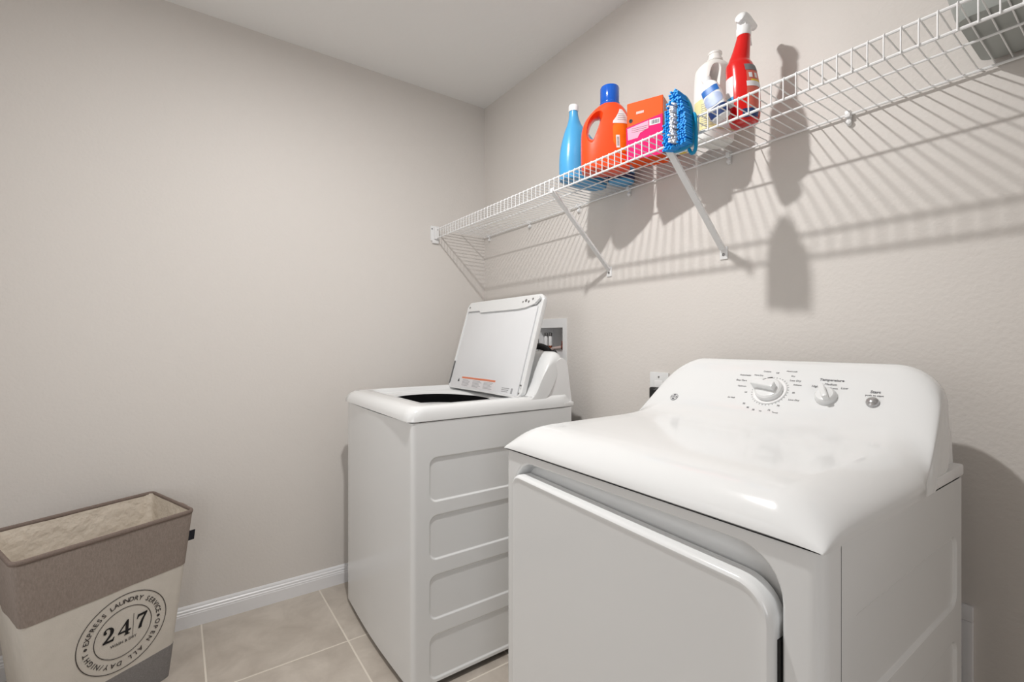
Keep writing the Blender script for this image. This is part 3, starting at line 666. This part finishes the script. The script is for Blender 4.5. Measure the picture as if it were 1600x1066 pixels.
bm = bmesh.new(); box(bm, -.0003, .0008, .002, .096, .004, .184, mtx=X4); finish(bm, 'muted_side_panel', 'cart_s', b4)
# 5 small printed carton behind the brush
b5 = root('printed_carton', 'low teal carton with navy, white and yellow print underneath, behind the blue brush', 'box', (1.37, -.15, SZ))
cb, X5 = carton((1.425, -.185), r4, .070, .092, .105, 'carton', 'teal', b5)
bm = bmesh.new(); box(bm, -.069, -.002, .001, .091, -.0007, .0002, mtx=X5); finish(bm, 'white_base_print', 'lab_w', b5)
bm = bmesh.new(); box(bm, -.078, -.003, .002, .035, -.0012, -.0006, mtx=X5); finish(bm, 'navy_base_band', 'navy', b5)
bm = bmesh.new(); box(bm, -.050, -.020, .062, .088, -.0012, -.0006, mtx=X5); finish(bm, 'yellow_base_patch', 'yellow', b5)
bm = bmesh.new()
for k in range(6): box(bm, -.074+k*.012, -.067+k*.012, .042, .056, -.0012, -.0006, mtx=X5)
for k in range(4): box(bm, -.074, -.052+.003*k, .066+k*.010, .070+k*.010, -.0012, -.0006, mtx=X5)
finish(bm, 'base_lettering', 'inkd', b5, weld=False)
# 6 jug
b6 = root('vinegar_jug', 'frosted white plastic jug without a cap, pale yellow and blue label', 'jug', (1.467, -.125, SZ))
rj = math.radians(68)
rows = smooth_rows([(0, .050, .036, 0, 0, 3.2), (.006, .054, .038, 0, 0, 3.2), (.03, .056, .040, 0, 0, 3.2), (.10, .056, .040, 0, 0, 3.2), (.14, .055, .040, 0, 0, 3.1), (.19, .053, .039, 0, 0, 3), (.212, .050, .039, .001, 0, 2.7), (.228, .036, .028, .003, 0, 2.2), (.234, .022, .0205, .004, 0, 2), (.238, .0175, .0175, .004, 0, 2)])
JC = (1.456, -.105); rows = [(r[0]*1.035,)+r[1:] for r in rows]; B6 = Body(JC[0], JC[1], rj, rows); jb = finish(B6.bm(), 'jug_body', 'jug', b6, sharp=50)
hj = [Vector(p) for p in ((-.036, .140, 0), (-.026, .135, 0), (-.016, .150, 0), (-.012, .175, 0), (-.010, .198, 0), (-.017, .208, 0), (-.029, .203, 0), (-.036, .180, 0))]
apply_cut(jb, slot_cut(JC[0], JC[1], rj, [(p.x, p.y) for p in spline(hj+[hj[0]], 3)][:-1], .05))
q = local(JC[0], JC[1], rj, .004, 0, 0)
bm = bmesh.new(); lathe(bm, [(.0175, .236), (.022, .238), (.022, .243), (.0185, .244), (.0185, .256), (.020, .257), (.020, .262), (.015, .263)], (q.x, q.y, SZ+.008), 28); finish(bm, 'jug_neck', 'jug', b6)
finish(B6.patch(-190, -2, .028, .118, .0008, 30, 8), 'paper_label', 'lab_y', b6)
finish(B6.patch(-98, -30, .030, .116, .0013, 14, 8), 'white_label_area', 'lab_w', b6)
bm = bmesh.new()
for k in range(11): merge(bm, B6.patch(-165, -112-(k % 3)*6, .038+k*.0062, .0394+k*.0062, .0014, 10, 1))
finish(bm, 'label_text_lines', 'inkl', b6, weld=False)
# small bottle leaning in front of the jug
b10 = root('stain_remover_bottle', 'small white and navy bottle leaning between the jug and the red spray bottle', 'bottle', (1.55, -.226, SZ))
BL = Body(0, 0, 0, smooth_rows([(-SZ, .020, .012, 0, 0, 2.8), (.004-SZ, .024, .016, 0, 0, 2.8), (.04-SZ, .025, .017, 0, 0, 2.8), (.09-SZ, .024, .016, 0, 0, 2.6), (.105-SZ, .019, .014, 0, 0, 2.2), (.114-SZ, .011, .011, 0, 0, 2)]))
LMX = Matrix.Translation((1.551, -.225, SZ+.008)) @ Matrix.Rotation(math.radians(10), 4, 'Z') @ Matrix.Rotation(math.radians(-19), 4, 'Y')
def lean(t): bmesh.ops.transform(t, matrix=LMX, verts=t.verts); return t
finish(lean(BL.bm(36)), 'bottle_body', 'white', b10, sharp=50)
finish(lean(BL.patch(0, 360, .003-SZ, .030-SZ, .0006, 36, 4)), 'navy_base_band', 'navy', b10)
finish(lean(BL.patch(-150, -30, .072-SZ, .090-SZ, .0006, 14, 4)), 'blue_label_block', 'lab_b', b10)
finish(lean(BL.patch(-155, -25, .034-SZ, .070-SZ, .0008, 14, 10, lambda t: math.sqrt(max(.02, 1-(2*t-1)**2)))), 'pale_blue_roundel', 'lab_lb', b10)
t = bmesh.new(); lathe(t, [(.011, .112), (.012, .114), (.012, .127), (.010, .129)], (0, 0, 0), 20); finish(lean(t), 'cap', 'white', b10)
# 7 red trigger spray
b7 = root('spray_bottle', 'red trigger spray bottle with white head, tallest item on the shelf', 'spray bottle', (1.60, -.195, SZ))
rs7 = math.radians(20); SC = (1.569, -.152)
rows = smooth_rows([(0, .030, .028, .004, 0, 2.6), (.006, .036, .034, .004, 0, 2.6), (.04, .041, .040, .003, 0, 2.4), (.09, .041, .040, .001, 0, 2.3), (.13, .038, .036, -.003, 0, 2.2), (.155, .034, .032, -.008, 0, 2.1), (.166, .028, .027, -.009, 0, 2.1), (.190, .023, .022, -.004, 0, 2), (.218, .0185, .018, .001, 0, 2), (.232, .0165, .0165, .003, 0, 2)])
rows = [(r[0]*1.05,)+r[1:] for r in rows]; B7 = Body(SC[0], SC[1], rs7, rows); finish(B7.bm(), 'bottle_body', 'redp', b7, sharp=60)
finish(B7.patch(-78, 20, .012, .145, .0007, 20, 16, lambda t: 1-.25*t), 'salmon_label', 'redt', b7)
finish(B7.patch(-160, -112, .040, .125, .0007, 10, 8), 'silver_side_label', 'lab_w', b7)
finish(B7.patch(-150, -112, .052, .068, .0012, 8, 2), 'blue_side_mark', 'skyblue', b7)
finish(B7.patch(-70, -5, .132, .150, .0013, 12, 3), 'dark_brand_band', 'ink', b7)
finish(B7.patch(-72, 5, .086, .100, .0013, 12, 2), 'white_label_stripe', 'lab_w', b7)
finish(B7.patch(-55, -10, .100, .105, .0013, 10, 2), 'yellow_label_stripe', 'yellow', b7)
finish(B7.patch(-88, -20, .006, .028, .0013, 12, 3), 'navy_base_label', 'navy', b7)
for a_ in (-52, -28): finish(B7.patch(a_-9, a_+5, .110, .124, .0013, 4, 3), 'label_picture', 'lab_w', b7)
q = local(SC[0], SC[1], rs7, .003, 0, 0)
bm = bmesh.new(); lathe(bm, [(.0175, .236), (.0185, .238), (.0185, .258), (.016, .262)], (q.x, q.y, SZ+.006), 28); finish(bm, 'collar', 'white', b7)
ra = math.radians(92)                       # head points away from the camera's left
HM = Matrix.Translation((q.x, q.y, SZ+.005)) @ Matrix.Rotation(ra, 4, 'Z')
bm = bmesh.new()
hd = [(-.026, .274, .006, .004), (-.0245, .280, .012, .009), (-.018, .285, .015, .012), (-.006, .286, .0165, .017), (.008, .286, .0165, .018), (.020, .287, .015, .015), (.034, .288, .013, .012), (.046, .288, .012, .010), (.050, .288, .010, .008)]
loft(bm, [[HM @ Vector((x, w*math.cos(2*PI*k/20), zc+h*math.sin(2*PI*k/20)-.002)) for k in range(20)] for x, zc, w, h in hd]); box(bm, -.014, .013, -.013, .013, .254, .275, .004, 2, mtx=HM)
finish(bm, 'spray_head', 'white', b7, sharp=50, weld=False)
bm = bmesh.new(); lathe(bm, [(.009, 0), (.0095, .002), (.0095, .011), (.008, .012)], (0, 0, 0), 16, HM @ Matrix.Translation((.048, 0, .287)) @ Matrix.Rotation(PI/2, 4, 'Y')); finish(bm, 'nozzle', 'white', b7)
bm = bmesh.new(); pts = spline([(.026, 0, .280), (.032, 0, .262), (.033, 0, .245), (.040, 0, .228)], 4)
tube(bm, [HM @ p for p in pts], .005, 10, rs=[.006-.0025*i/len(pts) for i in range(len(pts))]); finish(bm, 'trigger', 'white', b7)
# 8 scrub brush hanging on the front lip
b8 = root('scrub_brush', 'blue pointed scrub brush with a grey-white bristle strip, hanging on the shelf front', 'brush', (1.47, -.34, 1.72))
nn = Vector((-.12, -.993, 0)).normalized(); ss = Vector((.993, -.12, 0)).normalized()
def outline(w, h, k=20):                     # iron shape: pointed top, rounded bottom
    pts = [(w*x, h*z) for x, z in ((-.46, 0), (0, -.03), (.46, 0), (.5, .12), (.5, .35), (.47, .55), (.38, .74), (.24, .88), (.08, .985), (0, 1), (-.08, .985), (-.24, .88), (-.38, .74), (-.47, .55), (-.5, .35), (-.5, .12))]
    P = spline([Vector((a, b, 0)) for a, b in pts+[pts[0]]], 3)[:-1]; return [(p.x, p.y) for p in P]
bc = Vector((1.505, -.3195, 1.630)); bh = .148
def bp(a, b, n): return bc+ss*a+Vector((0, 0, b))+nn*n
bm = bmesh.new()
loft(bm, [[bp(a, b+o, n) for a, b in outline(w, h)] for w, h, o, n in ((.052, .130, .01, -.002), (.062, .139, .004, 0), (.066, .143, .002, .004), (.066, .143, .002, .010), (.060, .137, .005, .013))])
bb = finish(bm, 'brush_back', 'teal', b8, sharp=45)
def inside(a, b, w, h):
    P = outline(w, h); c = False; j = len(P)-1
    for i in range(len(P)):
        if (P[i][1] > b) != (P[j][1] > b) and a < (P[j][0]-P[i][0])*(b-P[i][1])/(P[j][1]-P[i][1])+P[i][0]: c = not c
        j = i
    return c
random.seed(11); bt = bmesh.new(); wt = bmesh.new()
def tuft(t, a, b, l, r, lean):
    p0 = bp(a, b, .010); p1 = bp(a+lean[0], b+lean[1], .010+l)
    tube(t, [p0, p0.lerp(p1, .6), p1], r, 5, rs=[r*.75, r, r*.8])
z = .006
while z < bh-.004:
    for i in range(-5, 6):
        a = i*.0060+random.uniform(-.001, .001); zz = z+random.uniform(-.001, .001)
        if not inside(a, zz, .064, .145): continue
        if abs(i) <= 1 and .010 < zz < .116: tuft(wt, a*1.1, zz, .041+random.uniform(-.003, .004), .0032, (random.uniform(-.003, .003), random.uniform(-.003, .003)))
        else:
            out = .006*(a/.033); tuft(bt, a, zz, .032+random.uniform(-.003, .003)+(.002 if z > .115 else 0), .0036, (out, .010*max(0, (zz-.10)/.055)-(.003 if zz < .015 else 0)))
    z += .0058
o = finish(bt, 'blue_bristles', 'bristle', b8, weld=False, sharp=80); o['kind'] = 'stuff'
o = finish(wt, 'white_bristles', 'bristlew', b8, weld=False, sharp=80); o['kind'] = 'stuff'
bm = bmesh.new(); tube(bm, spline([bp(.028, .085, .004), bp(.037, .075, .006), bp(.040, .04, .006), bp(.040, .0, .006), bp(.036, -.016, .006), bp(.026, -.018, .006), bp(.018, -.004, .006)], 5), .0045, 10); finish(bm, 'handle', 'teal', b8)
# 9 grey bin at the right end
b9 = root('storage_bin', 'frosted grey plastic bin at the right end of the wire shelf', 'bin', (2.22, -.145, SZ))
bm = bmesh.new()
def bl(i, z, r=.02): return [(x, y, SZ+z) for x, y in rrect2(2.018-i, 2.40+i, -.235-i*.8, -.016+i*.15, r, 5)]
loft(bm, [bl(-.008, 0), bl(0, .002), bl(.004, .012), bl(.034, .150), bl(.040, .150), bl(.041, .156), bl(.036, .157), bl(.031, .150), bl(.001, .014), bl(-.01, .006)]); finish(bm, 'bin_body', 'bin', b9, sharp=50)
bm = bmesh.new(); loft(bm, [bl(.036, .1575), bl(.043, .1575), bl(.043, .163), bl(.036, .163)], False, False); finish(bm, 'dark_rim', 'ink', b9)

# ------------------------------------------------------------------ laundry hamper
hm = root('laundry_hamper', 'tall cloth laundry hamper, taupe top band over cream print panel, by the left wall', 'hamper', (.28, -1.62, 0))
TOP = [Vector(p) for p in ((.350, -1.367), (.030, -1.487), (.228, -1.880), (.553, -1.755))]    # FR, BR, BL, FL
cen = sum(TOP, Vector((0, 0)))/4
BOT = [Vector(p) for p in ((.295, -1.432), (.062, -1.520), (.222, -1.822), (.485, -1.722))]
HZ = .56
def hloop(z, inset=0, r=.022, per=14, wob=0):
    t = z/HZ; C = [BOT[i].lerp(TOP[i], t) for i in range(4)]; c = sum(C, Vector((0, 0)))/4
    out = []
    for i in range(4):
        p, q, s_ = C[i], C[(i-1) % 4], C[(i+1) % 4]
        d0 = (q-p).normalized(); d1 = (s_-p).normalized(); mid = p+(d0+d1)*inset
        a = mid+d0*r; b = mid+d1*r
        for k in range(5):
            u = k/4; out.append((1-u)**2*a+2*u*(1-u)*mid+u*u*b)
        e0 = b; nx = C[(i+1) % 4]; dn0 = (p-nx).normalized(); dn1 = (C[(i+2) % 4]-nx).normalized()
        e1 = nx+(dn0+dn1)*inset+dn0*r
        nrm = Vector((e1-e0)).normalized(); nrm = Vector((nrm.y, -nrm.x))
        if nrm.dot(c-p) > 0: nrm = -nrm
        for k in range(1, per):
            u = k/per; w = wob*(math.sin(u*9+z*13+i*2)*.6+math.sin(u*17-z*23+i)*.4)*math.sin(PI*u)
            out.append(e0.lerp(e1, u)+nrm*w)
    return [(p.x, p.y, z) for p in out]
def hband(name, z0, z1, m, off=0, n=10, wob=.0025, th=.003, cap=False):
    bm = bmesh.new()
    outer = [hloop(z0+(z1-z0)*k/n, -off, wob=wob*math.sin(min(1, (HZ-(z0+(z1-z0)*k/n))*12+.1)*PI/2)) for k in range(n+1)]
    inner = [hloop(z0+(z1-z0)*k/n, -off+th, wob=wob*.5) for k in range(n, -1, -1)]
    loft(bm, outer+inner+([] if cap else [outer[0]]), cap0=False, cap1=cap); return finish(bm, name, m, hm, sharp=50)
hband('cream_panel', .105, .388, 'cream')
o = hband('bottom_band', .0, .112, 'greyc', .0008); o['label'] = 'grey lower band'
o = hband('top_band', .380, HZ, 'taupe', .0012)
bm = bmesh.new(); loft(bm, [hloop(.012), hloop(.016)]); finish(bm, 'base_board', 'greyc', hm)
bm = bmesh.new(); nl = 12
loft(bm, [hloop(HZ-.002-(HZ-.03)*k/nl, .0045, wob=.004*math.sin(PI*min(1, k/3))) for k in range(nl+1)], cap0=False, cap1=True); finish(bm, 'lining', 'lining', hm, sharp=60)
rl = hloop(HZ, .001, per=20); bm = bmesh.new(); ra_ = []
for p in rl:
    ra_.append(Vector(p))
n_ = len(ra_); loops = []
for i in range(n_+1):
    p = ra_[i % n_]; t = (ra_[(i+1) % n_]-ra_[(i-1) % n_]).normalized(); s_ = Vector((t.y, -t.x, 0))
    loops.append([p+s_*.0048*math.cos(2*PI*k/8)+Vector((0, 0, .0075*math.sin(2*PI*k/8)-.003)) for k in range(8)])
loft(bm, loops, False, False); finish(bm, 'rim_piping', 'rim', hm, sharp=70)
# strap handle and woven tag on the right end
e0 = TOP[0]; e1 = TOP[1]; ed = (e1-e0).normalized(); en = Vector((-ed.y, ed.x)); en = en if en.dot(cen-e0) < 0 else -en
def side(u, out, z):
    t = z/HZ; a = BOT[0].lerp(TOP[0], t); b = BOT[1].lerp(TOP[1], t); p = a.lerp(b, u)+en*(out+.0012); return Vector((p.x, p.y, z))
bm = bmesh.new(); path = [side(.22, .001, .50), side(.24, .012, .530), side(.32, .022, .536), side(.50, .022, .536), side(.60, .012, .530), side(.62, .001, .50)]
P = spline(path, 5); loft(bm, [[p+Vector((0, 0, .010)), p+Vector((0, 0, -.010)), p+Vector((en.x*.003, en.y*.003, -.010)), p+Vector((en.x*.003, en.y*.003, .010))] for p in P]); finish(bm, 'strap_handle', 'taupe', hm, sharp=60)
bm = bmesh.new(); loft(bm, [[side(.10+du, o_, z) for du, o_ in ((0, .0), (.012, 0.0), (.012, .026), (0, .026))] for z in (.445, .478)]); tg = finish(bm, 'woven_tag', 'tagblk', hm); tg['label'] = 'small navy tag'
# printed roundel on the front long face
A = Vector((TOP[0].x, TOP[0].y, HZ)); Bq = Vector((TOP[3].x, TOP[3].y, HZ)); Cq = Vector((BOT[0].x, BOT[0].y, 0)); Dq = Vector((BOT[3].x, BOT[3].y, 0))
U = (A-Bq).normalized(); nr = (A-Bq).cross((A+Bq)/2-(Cq+Dq)/2).normalized()
V = nr.cross(U); V = V if V.z > 0 else -V
N = U.cross(V)
cc = A-U*.182+V*(-.320)
PM = frame(cc+N*.0012, U, V)
def fabric_off(p):                            # keep the print on the slightly wavy cloth
    w = p-A; zz = p.z; t = zz/HZ; a = BOT[0].lerp(TOP[0], t); b = BOT[3].lerp(TOP[3], t)
    r_ = .022; L = (a-b).length; d = (Vector((p.x, p.y))-b).dot((a-b).normalized()); u = (d-r_)/(L-2*r_)
    wv = .0025*(math.sin(u*9+zz*13+6)*.6+math.sin(u*17-zz*23+3)*.4)*math.sin(PI*max(0, min(1, u)))*math.sin(min(1, (HZ-zz)*12+.1)*PI/2)
    nr2 = Vector(((a-b).y, -(a-b).x)).normalized(); nr2 = nr2 if nr2.dot(Vector((N.x, N.y))) > 0 else -nr2
    base = b+(a-b).normalized()*d; off = (Vector((p.x, p.y))-base).dot(nr2)
    return p, base, nr2, wv, off
def place_print(bm, name, m):
    for v in bm.verts:
        h = v.co.z; p = PM @ Vector((v.co.x, v.co.y, 0)); _, base, nr2, wv, off = fabric_off(p)
        q2 = base+nr2*(wv+.0008+h); v.co = Vector((q2.x, q2.y, p.z))
    return finish(bm, name, m, hm, weld=False)
def annulus(bm, r0, r1, n=72):
    loft(bm, [[(r*math.cos(2*PI*k/n), r*math.sin(2*PI*k/n), h) for k in range(n)] for r, h in ((r0, 0), (r0, .0005), (r1, .0005), (r1, 0), (r0, 0))], False, False)
bm = bmesh.new(); annulus(bm, .1165, .1185); annulus(bm, .0745, .0763); place_print(bm, 'printed_rings', 'ink_h')
bm = bmesh.new(); rt_ = .0955
def arc_text(s, a0, a1, size=.0195):
    wd = [{'I': .5, ' ': .8, '/': .6, 'L': .85, 'E': .9}.get(c, 1.05) for c in s]; tot = sum(wd); ac = 0
    for i, ch in enumerate(s):
        pos = (ac+wd[i]/2)/tot; ac += wd[i]
        if ch == ' ': continue
        a = math.radians(a0+(a1-a0)*pos); mt = Matrix.Translation((rt_*math.cos(a), rt_*math.sin(a), .0004)) @ Matrix.Rotation(a-PI/2, 4, 'Z')
        add_text(bm, ch, size, mt, extr=.0001, bold=.0002)
arc_text('EXPRESS LAUNDRY SERVICE', 174, 6); arc_text('OPEN ALL DAY/NIGHT', -6, -174)
for a in (0, PI): lathe(bm, [(.0042, 0), (.0042, .0005)], (rt_*math.cos(a), rt_*math.sin(a), 0), 14)
place_print(bm, 'printed_slogan', 'ink_h')['kind'] = 'stuff'
# hand-drawn serif numerals
def poly(bm, pts, s, ox, oy):
    t = bmesh.new(); vs = [t.verts.new((ox+x*s, oy+y*s, .0005)) for x, y in pts]
    es = [t.edges.new((vs[i], vs[(i+1) % len(vs)])) for i in range(len(vs))]
    bmesh.ops.triangle_fill(t, use_beauty=True, edges=es); merge(bm, t)
two = [(.04, 0), (.60, 0), (.66, .26), (.60, .26), (.56, .17), (.50, .14), (.24, .14), (.46, .36), (.58, .52), (.62, .68), (.58, .84), (.48, .95), (.32, 1.0), (.18, .96), (.08, .86), (.05, .72), (.08, .64), (.16, .61), (.23, .65), (.24, .73), (.18, .80), (.20, .88), (.29, .93), (.38, .88), (.42, .78), (.42, .64), (.36, .48), (.22, .28), (.04, .10)]
four_o = [(.36, 0), (.68, 0), (.68, .05), (.60, .07), (.59, .22), (.74, .22), (.74, .34), (.59, .34), (.59, 1.0), (.50, 1.0), (.02, .32), (.02, .22), (.42, .22), (.42, .07), (.36, .05)]
four_h = [(.42, .34), (.42, .74), (.12, .34)]
seven = [(.18, 0), (.38, 0), (.40, .20), (.46, .44), (.56, .68), (.68, .90), (.68, 1.0), (.10, 1.0), (.04, .70), (.10, .70), (.15, .80), (.22, .84), (.52, .84), (.36, .60), (.24, .32), (.19, .12)]
bm = bmesh.new(); s_ = .047; yo = -.012
poly(bm, two, s_, -.0560, yo)
t = bmesh.new(); vs = fill2d(t, [(-.0175+x*s_, yo+y*s_) for x, y in four_o], [[(-.0175+x*s_, yo+y*s_) for x, y in four_h]], lambda a, b: (a, b, .0005)); merge(bm, t)
poly(bm, seven, s_, .0300, yo)
place_print(bm, 'printed_numerals', 'ink_b')
bm = bmesh.new(); box(bm, .0228, .0238, -.024, .046, 0, .0005); add_text(bm, 'WASH & DRY', .0115, Matrix.Translation((0, -.030, .0004)), extr=.0001, bold=.0001); place_print(bm, 'printed_tagline', 'ink_h')

settle()
dryer.rotation_euler.z = math.radians(-1.0); dryer.scale = (1.04, 1.04, 1.04); dryer.location = (1.6478, -.4205, -.0450)   # slightly wider than the washer, turned a little from the wall
